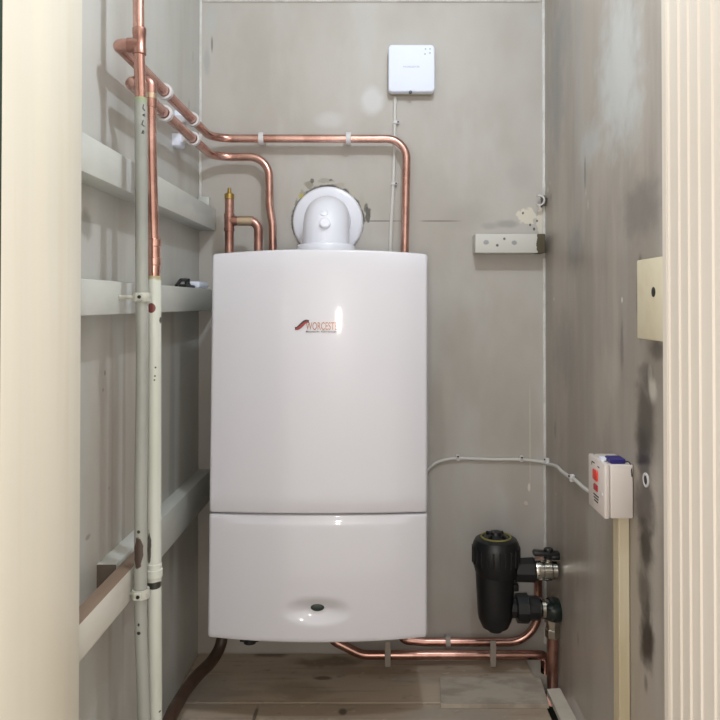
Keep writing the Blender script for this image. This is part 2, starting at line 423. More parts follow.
# ------------------------------------------------------------------ boiler
BX0, BX1 = P(211.5, 254, 1.49), P(428, 254, 1.49)
BB0, BB1 = P(206.8, 638, 1.49), P(427.6, 638, 1.49)
ZTOP = P(318, 249, 1.467).z; ZBOT = P(318, 643.6, 1.467).z
def xlr(z):
    t = (ZTOP - z)/(ZTOP - ZBOT)
    return BX0.x + (BB0.x-BX0.x)*t, BX1.x + (BB1.x-BX1.x)*t
BOW, YE = .025, 1.492
def front_y(x, z):
    l, r = xlr(z); u = (2*x-l-r)/(r-l); return YE - BOW*(1-abs(u)**2.1)
def shell(zs, ins, yback, c_lo=0, c_hi=0, disp=None, N=56):
    bm = new(); rings = []
    z_lo, z_hi = min(zs), max(zs)
    for z, e in zip(zs, ins):
        l, r = xlr(z); xc = (l+r)/2; W = (r-l)/2 - e; pts = []
        S = .965
        fr = [(-S + 2*S*k/N) for k in range(N+1)]
        yf = lambda u: YE + e - BOW*(1-abs(u)**2.1)
        end = Vector((xc - W*S, yf(S))); cor = Vector((xc-W, yf(S)+.001)); sd = Vector((xc-W, yf(S)+.012))
        pts.append((xc-W, yback)); pts.append((xc-W, (yback+sd.y)/2))
        for k in range(6):
            t = k/6; q = sd*(1-t)**2 + cor*2*t*(1-t) + end*t*t; pts.append((q.x, q.y))
        for u in fr: pts.append((xc + W*u, yf(u)))
        for k in range(1, 7):
            t = k/6; q = end*(1-t)**2 + cor*2*t*(1-t) + sd*t*t; pts.append((2*xc-q.x, q.y))
        pts.append((xc+W, (yback+sd.y)/2)); pts.append((xc+W, yback))
        ring = []
        for (x, yy) in pts:
            u = (x-xc)/W; zz = z - u*u*(c_lo + (c_hi-c_lo)*(z-z_lo)/(z_hi-z_lo))
            if disp and yy < YE+.012: yy += disp(x, zz)
            ring.append(bm.verts.new((x, yy, zz)))
        rings.append(ring)
    for a, b in zip(rings, rings[1:]):
        for k in range(len(a)):
            j = (k+1) % len(a); bm.faces.new((a[k], a[j], b[j], b[k]))
    bm.faces.new(rings[0][::-1]); bm.faces.new(rings[-1]); return bm
ZS = P(318, 514.8, 1.467).z
boiler = thing('boiler', 'tall white wall-hung gas boiler with bowed front and copper logo', 'boiler', ((BX0.x+BX1.x)/2, 1.65, ZBOT))
zs = [ZS+.0015, ZS+.003, ZS+.006] + [ZS+.006 + (ZTOP-.014-ZS)*k/14 for k in range(1, 14)] + [ZTOP-.006, ZTOP-.002, ZTOP]
ins = [.004, .0012, 0] + [0]*13 + [0, .0015, .005]
obj('upper_cover', shell(zs, ins, 1.56, .004, .008), M_BOIL, boiler, 40)
BC = P(317, 609.5, 1.467)
def sm(a, b, x):
    t = min(max((x-a)/(b-a), 0), 1); return t*t*(3-2*t)
def dish(x, z):
    rx, rz = (x-BC.x)/.078, (z-(BC.z-.004))/.030
    r = math.sqrt(rx*rx + rz*rz)
    d = .011*(1-sm(.15, 1., r))
    sx = 1-sm(.8, 1., abs(x-BC.x)/.20)
    d += .004*sx*sm(ZS-.022, ZS-.010, z)
    return d
zs = [ZBOT, ZBOT+.002, ZBOT+.006] + [ZBOT+.006 + (ZS-.012-ZBOT)*k/44 for k in range(1, 44)] + [ZS-.006, ZS-.003, ZS-.0015]
obj('lower_cover', shell(zs, [.005, .0015, 0] + [0]*43 + [0, .0012, .004], 1.56, 0, .004, dish, 72), M_BOIL, boiler, 40)
l, r = xlr((ZTOP+ZBOT)/2)
obj('casing', box(new(), (BX0.x+.004, 1.545, ZBOT+.012), (BX1.x-.004, YB-.002, ZTOP-.014), .004, 2), M_BOILB, boiler)
bm = new(); yb = front_y(BC.x, BC.z) + dish(BC.x, BC.z)
lathe(bm, (BC.x, yb-.0005, BC.z), (0, -1, 0), [(-.003, .0138), (.0016, .0138), (.0026, .0125), (.003, .006), (.0031, .0)], 32)
for v in bm.verts: v.co.z = BC.z + (v.co.z-BC.z)*.52
badge = obj('badge', bm, M_BADGE, boiler); badge['label'] = 'small dark green oval badge'
# logo ribbon and lettering, following the bow of the front
def wrap(bm, lift=.0002):
    for v in bm.verts: v.co.y += front_y(v.co.x, v.co.z) - lift
    return bm
def ribbon(pts, w, lift):
    bm = new(); f = []; b = []
    sp = spline(pts, 6)
    up = []; dn = []
    for i, p in enumerate(sp):
        t = (sp[min(i+1, len(sp)-1)]-sp[max(i-1, 0)]).normalized(); n = Vector((-t.z, 0, t.x))
        k = i/(len(sp)-1); ww = w*(.55+.45*math.sin(PI*min(max(k, .1), .9)))
        up.append(p+n*ww); dn.append(p-n*ww)
    ring = [[bm.verts.new((q.x, yy, q.z)) for q in (u, d) for yy in (0, -.0012)] for u, d in zip(up, dn)]
    for a, c in zip(ring, ring[1:]):
        for i, j in ((0, 1), (1, 3), (3, 2), (2, 0)): bm.faces.new((a[i], a[j], c[j], c[i]))
    bm.faces.new([ring[0][i] for i in (0, 1, 3, 2)]); bm.faces.new([ring[-1][i] for i in (2, 3, 1, 0)])
    return wrap(bm, lift)
def LP(px, py): q = P(px, py, 1.467); return Vector((q.x, 0, q.z))
logo = obj('logo_ribbon', ribbon([LP(295, 328.5), LP(298, 328), (LP(302, 324.5)), LP(305.5, 321.5), LP(309, 321.5)], .0042, .0002), M_LOGO_BLK, boiler)
obj('logo_stripe', ribbon([LP(296, 329), LP(299, 327.8), LP(302.5, 325), LP(306, 322.4), LP(308.5, 322)], .0022, .0008), M_LOGO_RED, logo)
t = text_bm('WORCESTER', (P(341, 0, 1.467)-P(306, 0, 1.467)).x, .0012)
zz = [v.co.z for v in t.verts]; k = .0155/max(zz)
for v in t.verts: v.co.z *= k
q = LP(306, 329.8); obj('logo_lettering', wrap(move(t, q)), M_LOGO_CU, boiler)
t = text_bm('Bosch Group', (P(336, 0, 1.467)-P(306, 0, 1.467)).x, .0008)
zz = [v.co.z for v in t.verts]; k = .0042/max(zz)
for v in t.verts: v.co.z *= k
obj('logo_small_lettering', wrap(move(t, LP(306, 332.8))), M_LOGO_BLK, boiler)
bm = new(); q = P(250, 640, 1.60); zb = ZBOT-.034
lathe(bm, (q.x, 1.60, zb), (0, 0, -1), [(-.046, .006), (0, .006), (.001, .010), (.014, .010), (.016, .014), (.026, .014), (.028, .009)], 16)
box(bm, (q.x-.022, 1.594, zb-.023), (q.x+.02, 1.606, zb-.015), .002)
obj('drain_knob', bm, M_BLK, boiler)

# ------------------------------------------------------------------ flue
YF = 1.70
fc = P(326, 222, YF); FR = .0545
fx = P(326, 222, YF).x; zax = P(328, 222, YB-.01).z
flue = thing('flue_elbow', 'white plastic flue elbow rising from boiler top into back wall', 'flue', (fx, YF, ZTOP-.012))
pts = path([(fx, YF, ZTOP-.010), (fx, YF, zax+.001), (fx, YB-.002, zax+.001)], .064, 14)
elb = obj('elbow', sweep(new(), pts, FR, 40), M_FLUE, flue, 45)
bm = new(); lathe(bm, (fx, YF, ZTOP-.0115), (0, 0, 1), [(0, .068), (.034, .068), (.038, .066), (.040, FR+.001)], 40)
obj('base_collar', bm, M_FLUE, flue)
bm = new(); lathe(bm, (FC.x, YB-.001, FC.z), (0, -1, 0), [(0, .090), (.006, .0895), (.011, .086), (.013, .080), (.013, FR+.004), (.018, FR)], 56)
obj('wall_plate', bm, M_FLUE, flue)
for (px, py, r, h, nm) in ((325, 224, .0125, .012, 'test_port'), (323.5, 212.5, .010, .006, 'test_port')):
    zz = P(px, py, YF-FR).z; xx = P(px, py, YF-FR).x
    # the elbow's front leans back above the bend centre
    dz = max(0, zz-(zax-.063)); yy = YF - FR
    R = .064+FR; yc = YF+.064; zc = zax+.001-.064
    nrm = Vector((0, -1, 0))
    if zz > zc:
        s = min((zz-zc)/R, .98); yy = yc - R*math.sqrt(1-s*s); nrm = Vector((0, -math.sqrt(1-s*s), s))
    bm = new(); lathe(bm, Vector((xx, yy, zz))-nrm*.005, nrm, [(0, r), (.005+h*.8, r), (.005+h, r*.8), (.005+h, .001)], 24)
    obj(nm, bm, M_FLUE, flue)

# ------------------------------------------------------------------ copper pipes
RP = .011
YP = YB-.038
XPW = -.4105
ZU = P(300, 138.5, YP).z; ZLo = P(230, 157, YP).z
XW1, XW2 = XPW, -.406
Y1, Y2 = 1.142, 1.185
XP1 = P(141, 300, Y1).x
XP2 = P(153.5, 260, Y2).x
zU1 = ZU; zU2 = ZLo
# riser nearest the door: grey painted with bare copper at the top
riser1 = thing('riser_pipe', 'grey painted riser pipe turning to bare copper above, nearest the door', 'pipe', (XP1, Y1, 0))
chip = Mat('grey_pipe_paint', '#9fa19b', .4)
chip.mottle('#84857f', 12, .6, (1, 1, .3), .42, .62)
chip.stain((P(141, 96, Y1).x, Y1, P(141, 95, Y1).z), (.03, .03, .018), '#8f9a78', .9, 60, .6, .5)
chip.stain(P(138, 553, Y1-.01), (.008, .02, .026), '#43302a', .95, 80, .4, .15)
chip.stain(P(138.5, 532, Y1-.01), (.003, .02, .003), '#2c2420', .95, 80, .3, .3)
chip.stain(P(138.5, 625, Y1-.01), (.002, .02, .003), '#1d1a18', .95, 80, .2, .3)
chip.stain(P(138.5, 633.5, Y1-.01), (.0035, .02, .003), '#1d1a18', .95, 80, .2, .3)
M_RGREY = chip.done()
def rp(px, py): return P(px, py, Y1)
gp = spline([(rp(147.5, 720).x, Y1, .0), rp(146, 790), rp(143.6, 700), rp(141.2, 640), rp(140.6, 590), rp(140.8, 500), rp(142, 400), rp(142.2, 340), rp(141.6, 250), rp(141.3, 170), rp(140.6, 98)], 4)
obj('painted_pipe', sweep(new(), gp, .0098, 20), M_RGREY, riser1)
cp = spline([rp(140.6, 99), rp(139.4, 60), rp(138.6, 20), rp(138.2, -60)], 4)
cop1 = obj('copper_pipe', sweep(new(), cp, .0088, 20), M_COP, riser1)
zt_ = P(139, 43, Y1).z; x1t = rp(139.3, 43).x
bm = new(); lathe(bm, (x1t, Y1, P(139, 55, Y1).z), (0, 0, 1), [(0, .009), (.001, .0108), (.011, .0108), (.012, .0102), (.032, .0102), (.033, .0108), (.0425, .0108), (.0435, .009)], 20)
sweep(bm, [Vector((x1t, Y1, ZU)), Vector((x1t-.018, Y1, ZU))], .0116, 20)
obj('tee_fitting', bm, M_COPD, riser1)
def strokes(lst, r=.0007):
    bm = new()
    for a, b in lst: cyl(bm, a, b, r, 6)
    return bm
def ps(px, py):            # a point on the curved face of the grey pipe
    q = P(px, py, Y1-.010); dx = q.x-rp(141, py).x; q.y = Y1 - math.sqrt(max(0, .0097**2-dx*dx)) - .0002; return q
obj('handwritten_marks', strokes([(ps(143, 104), ps(142.4, 108)), (ps(142.4, 108), ps(144, 110)), (ps(142.3, 114.5), ps(144, 113.5)), (ps(142.3, 114.5), ps(144, 115.5)),
    (ps(142.8, 120), ps(141.6, 124)), (ps(141.6, 124), ps(143.6, 126)), (ps(142.6, 130), ps(141.5, 133.5)), (ps(142.6, 130), ps(143.4, 132)), (ps(141.8, 132), ps(143.2, 133.4))]), M_INK, riser1)
# second riser: white painted below, bare copper above
riser2 = thing('riser_pipe', 'white painted riser pipe with bare copper upper half, beside the boiler', 'pipe', (XP2, Y2, 0))
chip = Mat('white_pipe_paint', '#cdd1c8', .4)
chip.mottle('#bcbfb2', 12, .6, (1, 1, .3), .42, .62)
chip.stain((P(154, 278, Y2).x, Y2, P(154, 276, Y2).z), (.03, .03, .010), '#a79b72', .9, 60, .6, .5)
chip.stain(P(151.3, 308, Y2-.01), (.0075, .02, .0085), '#6d2a28', .97, 80, .12, .1)
chip.stain(P(159.5, 320, Y2-.01), (.002, .02, .007), '#2b2421', .95, 80, .4, .3)
chip.stain(P(149, 548, Y2-.01), (.004, .02, .03), '#3a3430', .9, 80, .6, .2)
chip.stain(P(155, 586, Y2-.01), (.02, .02, .006), '#23211c', .97, 80, .25, .2)
for q in ((155.5, 367.5), (155, 376), (154.5, 380), (159, 713)): chip.stain(P(*q, Y2-.01), (.0016, .02, .0018), '#3a3430', .9, 80, .2, .3)
M_RWHITE = chip.done()
def rq(px, py): return P(px, py, Y2)
gp = spline([(rq(155, 715).x, Y2, 0), rq(155, 690), rq(154.4, 600), rq(154.2, 480), rq(154.2, 340), rq(154.2, 276)], 4)
obj('painted_pipe', sweep(new(), gp, .0113, 20), M_RWHITE, riser2)
cp = [rq(154.1, 277)] + spline([rq(153.7, 250), rq(152, 200), rq(150.6, 150), rq(150.3, 106)], 4)
obj('copper_pipe', sweep(new(), cp, .0096, 20), M_COP, riser2)
bm = new(); zc0 = P(154, 273, Y2).z
lathe(bm, (rq(154, 260).x, Y2, zc0), (0, 0, 1), [(0, .0105), (.012, .0108), (.013, .0118), (.024, .0118), (.025, .0108), (.043, .0108), (.044, .0118), (.055, .0118), (.0565, .0095)], 20)
obj('coupling', bm, M_COP, riser2)
pts = path([rq(150.3, 108), Vector((rq(150.2, 82).x, Y2, ZLo)), Vector((XW2+.0205, Y2, ZLo))], .016, 9)
obj('elbow', sweep(new(), pts, .0105, 20), M_COPD, riser2)
obj('solder_collar', lathe(new(), rq(150.3, 99), (0, 0, 1), [(0, .0112), (.008, .0112), (.009, .0105)], 20), M_SOLDER, riser2)
obj('elbow_socket', lathe(new(), rq(154.2, 577), (0, 0, 1), [(0, .0118), (.001, .0135), (.013, .0135), (.014, .0122), (.022, .0122), (.023, .0115)], 20), M_RWHITE, riser2)

def run(label, first, Xw, Yst, Zr, rest, rest_b):
    pts = [first, Vector((Xw, Yst, Zr))] + rest
    return tag(obj('copper_pipe', sweep(new(), path(pts, [0, .02] + rest_b + [0], 10), RP-.0008, 20), M_COP), label, 'pipe')
xr = P(405.5, 200, YP).x
run('upper copper pipe along left wall, turning down into boiler top at right', Vector((x1t-.0185, Y1, ZU)), XW1, Y1, ZU,
    [Vector((XW1, YP, ZU)), Vector((P(407, 138, YP).x, YP, ZU-.001)), Vector((P(404.5, 250, YP).x, YP, ZTOP-.012))], [.055, .05])
run('lower copper pipe along left wall, turning down behind the tee at boiler left', Vector((XW2+.020, Y2, ZLo)), XW2-.0005, Y2, ZLo,
    [Vector((XW2-.0005, YP, ZLo)), Vector((P(269, 157, YP).x, YP, ZLo)), P(269.5, 205, YP), P(272.5, 225, YP), Vector((P(273, 250, YP).x, YP, ZTOP-.012))], [.05, .05, .03, .03])
# tee-shaped filling branch at the left of the boiler top
Yh = 1.745
h = thing('copper_branch', 'short h-shaped copper pipe branch with brass cap on boiler top', 'pipe', P(229, 254, Yh))
xa = P(229.3, 220, Yh).x; xb = P(258.5, 230, Yh).x; zb = P(229, 221, Yh).z
obj('upright_pipe', sweep(new(), [Vector((xa, Yh, ZTOP-.012)), Vector((xa, Yh, P(0, 198, Yh).z))], .0108, 20), M_COPD, h)
bm = new(); lathe(bm, (xa, Yh, P(0, 231.5, Yh).z), (0, 0, 1), [(0, .0109), (.001, .0128), (.009, .0128), (.01, .012), (.033, .012), (.034, .0128), (.043, .0128), (.044, .0109)], 20)
sweep(bm, [Vector((xa, Yh, zb)), Vector((xa+.018, Yh, zb))], .0118, 20)
obj('tee_fitting', bm, M_COPD, h)
obj('branch_pipe', sweep(new(), path([(xa+.012, Yh, zb), (xb, Yh, zb), (xb, Yh, ZTOP-.012)], .024, 9), .0108, 20), M_COPD, h)
obj('solder_sleeve', lathe(new(), (xa+.020, Yh, zb), (1, 0, 0), [(0, .0112), (.001, .0119), (.036, .0119), (.037, .0112)], 20), M_SOLDER, h)
obj('brass_cap', lathe(new(), (xa, Yh, P(0, 199.5, Yh).z), (0, 0, 1), [(0, .0108), (.0015, .0118), (.013, .0118), (.015, .009), (.0155, .0045), (.027, .0045), (.028, .003)], 16), M_BRASS, h)

# pipework under the boiler
YA, YBp, YM_ = 1.765, YB-.026, 1.70
za = P(450, 655, YA).z; zbp = P(450, 642, YBp).z
xj = P(545, 655, YA).x
bm = new(); sweep(bm, path([P(330, 634, YA), P(334, 641, YA), Vector((P(362, 655, YA).x, YA, za)), Vector((xj, YA, za)), Vector((xj, YA, -.02))], [0, .03, .07, .012, 0], 10), .0108, 20)
tag(obj('copper_pipe', bm, M_COP), 'lower front copper pipe curving from boiler underside along skirting to corner', 'pipe')
xu = P(538, 610, YBp).x
bm = new(); sweep(bm, path([P(398, 632, YBp), P(405, 640, YBp), Vector((P(425, 642, YBp).x, YBp, zbp)), Vector((xu, YBp, zbp)), Vector((xu, YBp, P(0, 570, YM_).z)), Vector((xu, YM_+.03, P(0, 570, YM_).z))], [0, .02, .04, .075, .025, 0], 12), .0104, 20)
tag(obj('copper_pipe', bm, M_COP), 'rear copper pipe along skirting that bends up behind the black filter', 'pipe')

# ------------------------------------------------------------------ magnetic filter and valves
YM = 1.70
mx = P(496, 580, YM).x; PXM = YM/720
def mz(py): return P(496, py, YM).z
filt = thing('magnetic_filter', 'black cylindrical heating filter with yellow ring, in the rear right corner', 'filter', (mx, YM, mz(632)))
bm = new(); b0 = mz(631)
pr = [(631, 4), (630.5, 7), (627, 8), (626, 13), (618, 16.5), (613, 17.5), (600, 18), (585, 18.8), (572, 19.5), (563, 20)]
lathe(bm, (mx-.002, YM, 0), (0, 0, 1), [(mz(a), b*PXM) for a, b in pr], 36)
obj('body', bm, M_BLK, filt)
bm = new(); pr = [(574, 19.5), (570, 21), (562, 23), (550, 23.6), (543, 22.6), (539, 20.5), (537, 17), (537, 14.5), (538.5, 13.5)]
lathe(bm, (mx, YM, 0), (0, 0, 1), [(mz(a), b*PXM) for a, b in pr], 40)
for k in range(24):
    t = 2*PI*k/24; c = Vector((mx+math.cos(t)*23.2*PXM, YM+math.sin(t)*23.2*PXM, 0))
    cyl(bm, c+Vector((0, 0, mz(562))), c+Vector((0, 0, mz(546))), .0022, 8)
obj('cap', bm, M_BLK, filt)
obj('yellow_ring', tube_ring(new(), (mx, YM, mz(536.5)), (0, 0, 1), 13.8*PXM, 15.3*PXM, .003, 36), M_YEL, filt)
bm = new(); lathe(bm, (mx, YM, mz(540)), (0, 0, 1), [(0, 13*PXM), (.008, 12.5*PXM), (.010, 8*PXM), (.014, 6*PXM), (.020, 5.5*PXM), (.022, 2*PXM)], 28)
for k in range(4):
    t = PI/4+PI/2*k; c = Vector((mx+math.cos(t)*9.5*PXM, YM+math.sin(t)*9.5*PXM, mz(540)))
    box(bm, c+Vector((-.006, -.003, 0)), c+Vector((.006, .003, .016)), .002, 1, Matrix.Rotation(t, 3, 'Z'))
obj('knob', bm, M_BLK, filt)
obj('screw', lathe(new(), (mx, YM, mz(533.4)), (0, 0, 1), [(0, .004), (.003, .004), (.004, .002)], 12), M_CHROME, filt)
zu_ = mz(570); zl_ = mz(608)
bm = new(); x0 = mx+.030
x533 = P(533, 0, YM).x
lathe(bm, (x0, YM, zu_), (1, 0, 0), [(0, .024), (.014, .024), (.015, .028), (x533-x0-.004, .030), (x533-x0, .027)], 8)
obj('upper_port', bm, M_BLK, filt)
bm = new(); x540 = P(538, 0, YM).x
lathe(bm, (x0, YM, zl_), (1, 0, 0), [(0, .022), (.016, .022), (.018, .033), (.044, .034), (.046, .028), (x540-x0-.003, .027), (x540-x0, .024)], 10)
box(bm, (mx+.03, YM-.012, mz(590)), (mx+.052, YM+.012, mz(583)), .003)
obj('lower_port', bm, M_BLK, filt)
# upper valve: chrome body, black lever
xv = P(545, 0, YM).x
v = thing('isolation_valve', 'chrome valve with black lever at the filter top outlet', 'valve', (xv, YM, zu_-.02))
bm = new(); lathe(bm, (x533+.001, YM, zu_), (1, 0, 0), [(0, .0235), (.005, .0245), (.012, .0245), (.013, .021), (.018, .021), (.019, .024), (.036, .024), (.040, .021), (.050, .021), (.052, .017)], 24)
lathe(bm, (xv+.004, YM, zu_+.018), (0, 0, 1), [(0, .010), (.010, .010), (.012, .007)], 12)
obj('body', bm, M_CHROME, v)
bm = new(); zl = zu_+.030
box(bm, (P(531.5, 0, YM).x, YM-.011, zl+.003), (P(558, 0, YM).x, YM+.011, zl+.015), .004, 2, Matrix.Rotation(.06, 3, 'Y'))
cyl(bm, (xv+.004, YM, zl-.004), (xv+.004, YM, zl+.021), .011, 14, .002)
box(bm, (P(549, 0, YM).x, YM-.012, zl-.004), (P(558, 0, YM).x, YM+.012, zl+.008), .004, 2)
obj('lever', bm, M_BLK, v)
# lower valve: angle valve with dark green handle, down to copper
xe = P(551, 0, YM).x
v = thing('isolation_valve', 'dark green topped angle valve at the filter bottom outlet, above copper tail', 'valve', (xe, YM, mz(637)))
bm = new(); lathe(bm, (x540+.001, YM, zl_), (1, 0, 0), [(0, .021), (.003, .024), (.010, .024), (.011, .019), (.020, .019)], 24)
obj('chrome_collar', bm, M_CHROME, v)
bm = new(); lathe(bm, (xe+.003, YM, zl_-.012), (0, -.25, 1), [(-.012, .016), (-.006, .026), (.004, .030), (.016, .030), (.026, .025), (.031, .014), (.032, .002)], 28)
obj('handle', bm, M_BLKG, v)
bm = new(); lathe(bm, (xe, YM, mz(637)), (0, 0, 1), [(0, .015), (.002, .0185), (.020, .0185), (.022, .016), (.034, .016), (.036, .020), (.050, .020)], 8)
obj('nut', bm, M_CHROME, v, 20)
tag(obj('copper_pipe', sweep(new(), [Vector((xe, YM, mz(637.5))), Vector((xe-.001, YM, mz(660))), Vector((xe-.002, YM, -.06))], .0125, 20), M_COPD), 'short vertical copper tail dropping from the lower filter valve to floor', 'pipe')

# ------------------------------------------------------------------ pipe clips
def wall_clip(c, axis, wall_dir, dist, mat, label, group, name='pipe_clip', r=RP, w=.012):
    c = Vector(c); axis = Vector(axis); wd = Vector(wall_dir)
    t = thing(name, label, 'pipe clip', c + wd*dist, group)
    bm = new(); tube_ring(bm, c, axis, r+.0001, r+.0045, w, 28); obj('ring', bm, mat, t)
    side = axis.cross(wd).normalized()
    p = c + wd*(r+.0035); q = c + wd*(dist-.0005)
    half = side*.0085 + axis*(w*.5)
    lo = Vector([min(a, b) for a, b in zip(p-half, q+half)]); hi = Vector([max(a, b) for a, b in zip(p-half, q+half)])
    lo = Vector([min(lo[i], p[i]-abs(half[i]), q[i]-abs(half[i])) for i in range(3)]); hi = Vector([max(hi[i], p[i]+abs(half[i]), q[i]+abs(half[i])) for i in range(3)])
    for i in range(3):
        if abs(wd[i]) > .5: lo[i] = min(p[i], q[i]); hi[i] = max(p[i], q[i])
    obj('base', box(new(), lo, hi, .0015, 1), mat, t); return t
G = 'white clips holding the copper pipes'
for (px, X, Z, lab) in ((164, XW1, ZU, 'white clip on the upper left-wall copper pipe, nearer the risers'), (192, XW1, ZU, 'white clip on the upper left-wall copper pipe, nearer the corner'),
                        (164, XW2, ZLo, 'white clip on the lower left-wall copper pipe, nearer the risers'), (192.5, XW2, ZLo, 'white clip on the lower left-wall copper pipe, nearer the corner')):
    y_ = X*720/(px-VX); wall_clip((X, y_, Z), (0, 1, 0), (-1, 0, 0), abs(XL-X), M_CLIPW, lab, G)
for (px, lab) in ((261.5, 'white clip on the upper back-wall copper pipe, left of the flue'), (348.5, 'white clip on the upper back-wall copper pipe, right of the flue')):
    wall_clip((P(px, 138, YP).x, YP, ZU), (1, 0, 0), (0, 1, 0), YB-YP, M_CLIPW, lab, G)
for (px, py, X, lab) in ((182, 118, XW1, 'empty white clip block on left wall between the clips of the upper pipe'), (179.5, 141, XW2, 'empty white clip block on left wall below the lower pipe')):
    p = PW(px, py, XL+.012); bm = new()
    box(bm, (XL-.001, p.y-.018, p.z-.014), (XL+.020, p.y+.018, p.z+.014), .003, 2)
    tag(obj('clip_block', bm, M_HUB), lab, 'clip', 'loose white clip blocks')
G2 = 'grey clips on the bottom pipes'
def floor_clip(px, Y, Z, lab, top, bot):
    x = P(px, 0, Y).x; t = thing('pipe_clip', lab, 'pipe clip', (x, Y, bot), G2)
    obj('ring', tube_ring(new(), (x, Y, Z), (1, 0, 0), .0111, .0145, .014, 26), M_CLIPG, t)
    obj('strap', box(new(), (x-.007, Y-.0165, bot), (x+.007, Y-.0142, top), .001, 1), M_CLIPG, t)
floor_clip(387.5, YA, za, 'grey strap clip on the front bottom copper pipe, under the boiler', za+.040, .001)
floor_clip(491, YA, za, 'grey strap clip on the bottom copper pipes, below the black filter', za+.042, .001)
wall_clip((P(447, 0, YBp).x, YBp, zbp), (1, 0, 0), (0, 1, 0), YB-YBp, M_CLIPG, 'grey clip on the rear bottom copper pipe, midway along', G2, r=.0104)
# old clips that hold the two risers to the battens
XBF = -.4075
def riser_clip(px, py, Y, X, xb, mat, label, screw=True):
    z = P(px, py, Y).z; t = thing('pipe_clip', label, 'pipe clip', (X, Y, z-.008), 'old painted riser clips')
    bm = new(); tube_ring(bm, (X, Y, z), (0, 0, 1), .0106, .0135, .014, 28); obj('ring', bm, mat, t)
    bm = new(); cyl(bm, (X-.012, Y, z), (xb, Y, z), .0035, 10); box(bm, (X-.006, Y-.0165, z-.006), (X+.006, Y-.0125, z+.006), .001, 1)
    obj('stem', bm, mat, t)
    if screw: obj('screw', lathe(new(), (X+.001, Y-.0165, z), (0, -1, 0), [(0, .003), (.002, .0025)], 10), M_METALD, t)
    return t
M_CLIPP = simple('painted_clip', '#c4c5bb', .45, mott=('#8b897c', 50, .5))
riser_clip(142, 297, Y1, rp(142, 297).x, XBF+.0005, M_CLIPP, 'painted clip holding the grey riser to the middle batten')
riser_clip(140.6, 593, Y1, rp(140.6, 593).x, -.3865, M_CLIPP, 'painted clip holding the grey riser to the lowest batten')

# ------------------------------------------------------------------ battens
def batten(label, x0, x1, y0, y1, z0, z1, mat=None):
    return tag(obj('wooden_batten', box(new(), (x0, y0, z0), (x1, y1, z1), .002, 2), mat or M_BAT), label, 'batten', 'painted battens on the walls')
batten('uppermost grey painted batten on left wall, level with the flue', XL-.001, XBF, .886, YB-.001, H+.183, H+.238)
batten('middle grey painted batten on left wall, with small metal clip lying on it', XL-.001, XBF, .886, YB-.001, H-.018, H+.034)
batten('low grey painted batten on left wall, running behind both risers to the boiler', XL-.001, -.418, 1.165, YB-.001, H-.497, H-.421, M_BATEND)
batten('lowest batten with bare brown top, in front of another at lower left', -.4115, -.387, .886, 1.235, H-.470, H-.420, M_BATRAW)
bm = new(); p0 = P(475, 234, 1.785); p1 = P(545, 253, 1.785)
tag(obj('wooden_batten', box(bm, (p0.x, 1.78, p1.z), (p1.x, YB+.001, p0.z), .002, 2), M_BATR), 'short white batten with chipped brown end on back wall, right of boiler', 'batten', 'painted battens on the walls')
tag(obj('wooden_batten', box(new(), (XL+.002, YB-.022, H+.239), (XL+.030, YB-.001, H+.268), .003, 2), M_BAT), 'tiny painted wood offcut in left rear corner on top of uppermost batten', 'batten')
# little clip lying on the middle batten
zb_ = H+.0345; q = P(196, 281, 1.70)
t = thing('terminal_clip', 'dark metal clip with white plastic end lying on the middle batten', 'clip', (-.428, 1.64, zb_))
bm = new()
box(bm, (-.440, 1.675, zb_), (-.410, 1.765, zb_+.016), .005, 2)
obj('plastic_end', bm, M_HUB, t)
bm = new(); sweep(bm, path([(-.434, 1.675, zb_+.006), (-.430, 1.63, zb_+.018), (-.430, 1.585, zb_+.016), (-.430, 1.55, zb_+.002)], .01, 5), .004, 8)
box(bm, (-.440, 1.59, zb_), (-.420, 1.675, zb_+.007), .002, 1); cyl(bm, (-.430, 1.64, zb_), (-.430, 1.64, zb_+.021), .006, 10)
obj('metal_lever', bm, M_METALD, t)

# ------------------------------------------------------------------ wireless hub and its cable
YHf = YB-.034
a = P(388.5, 44.5, YHf); b = P(434.8, 91.7, YHf)
hub = thing('wireless_hub', 'square white plastic control hub with four small lights, high on back wall', 'hub', ((a.x+b.x)/2, YB, b.z-.006))
def rounded_plate(bm, x0, x1, z0, z1, y0, y1, r, bev, n=7):
    pts = []
    for cx, cz, t0 in ((x1-r, z1-r, 0), (x0+r, z1-r, PI/2), (x0+r, z0+r, PI), (x1-r, z0+r, 1.5*PI)):
        for k in range(n+1): pts.append((cx, cz, t0 + PI/2*k/n))
    rings = []
    for y_, e in ((y1, 0), (y0+bev, 0), (y0+bev*.3, bev*.35), (y0, bev)):
        rings.append([bm.verts.new((cx+(r-e)*math.cos(t), y_, cz+(r-e)*math.sin(t))) for cx, cz, t in pts])
    for p, q in zip(rings, rings[1:]):
        for k in range(len(p)): j = (k+1) % len(p); bm.faces.new((p[k], p[j], q[j], q[k]))
    bm.faces.new(rings[0][::-1]); bm.faces.new(rings[-1]); return bm
obj('front_cover', rounded_plate(new(), a.x, b.x, b.z, a.z, YHf, YHf+.020, .010, .003), M_HUB, hub, 50)
obj('base', rounded_plate(new(), a.x+.001, b.x-.001, b.z-.001, a.z-.001, YHf+.0205, YB-.0005, .010, .001), M_HUBB, hub, 50)
bm = new()
for (px, py) in ((425.5, 49), (430, 49), (425, 54), (430, 53)):
    q = P(px, py, YHf); obj('indicator_light', cyl(new(), q+Vector((0, .001, 0)), q+Vector((0, -.0006, 0)), .0021, 12), M_GREYINK, hub)
t = text_bm('WORCESTER', .042, .0006); mx_ = max(v.co.z for v in t.verts)
for v in t.verts: v.co.z *= .0042/mx_
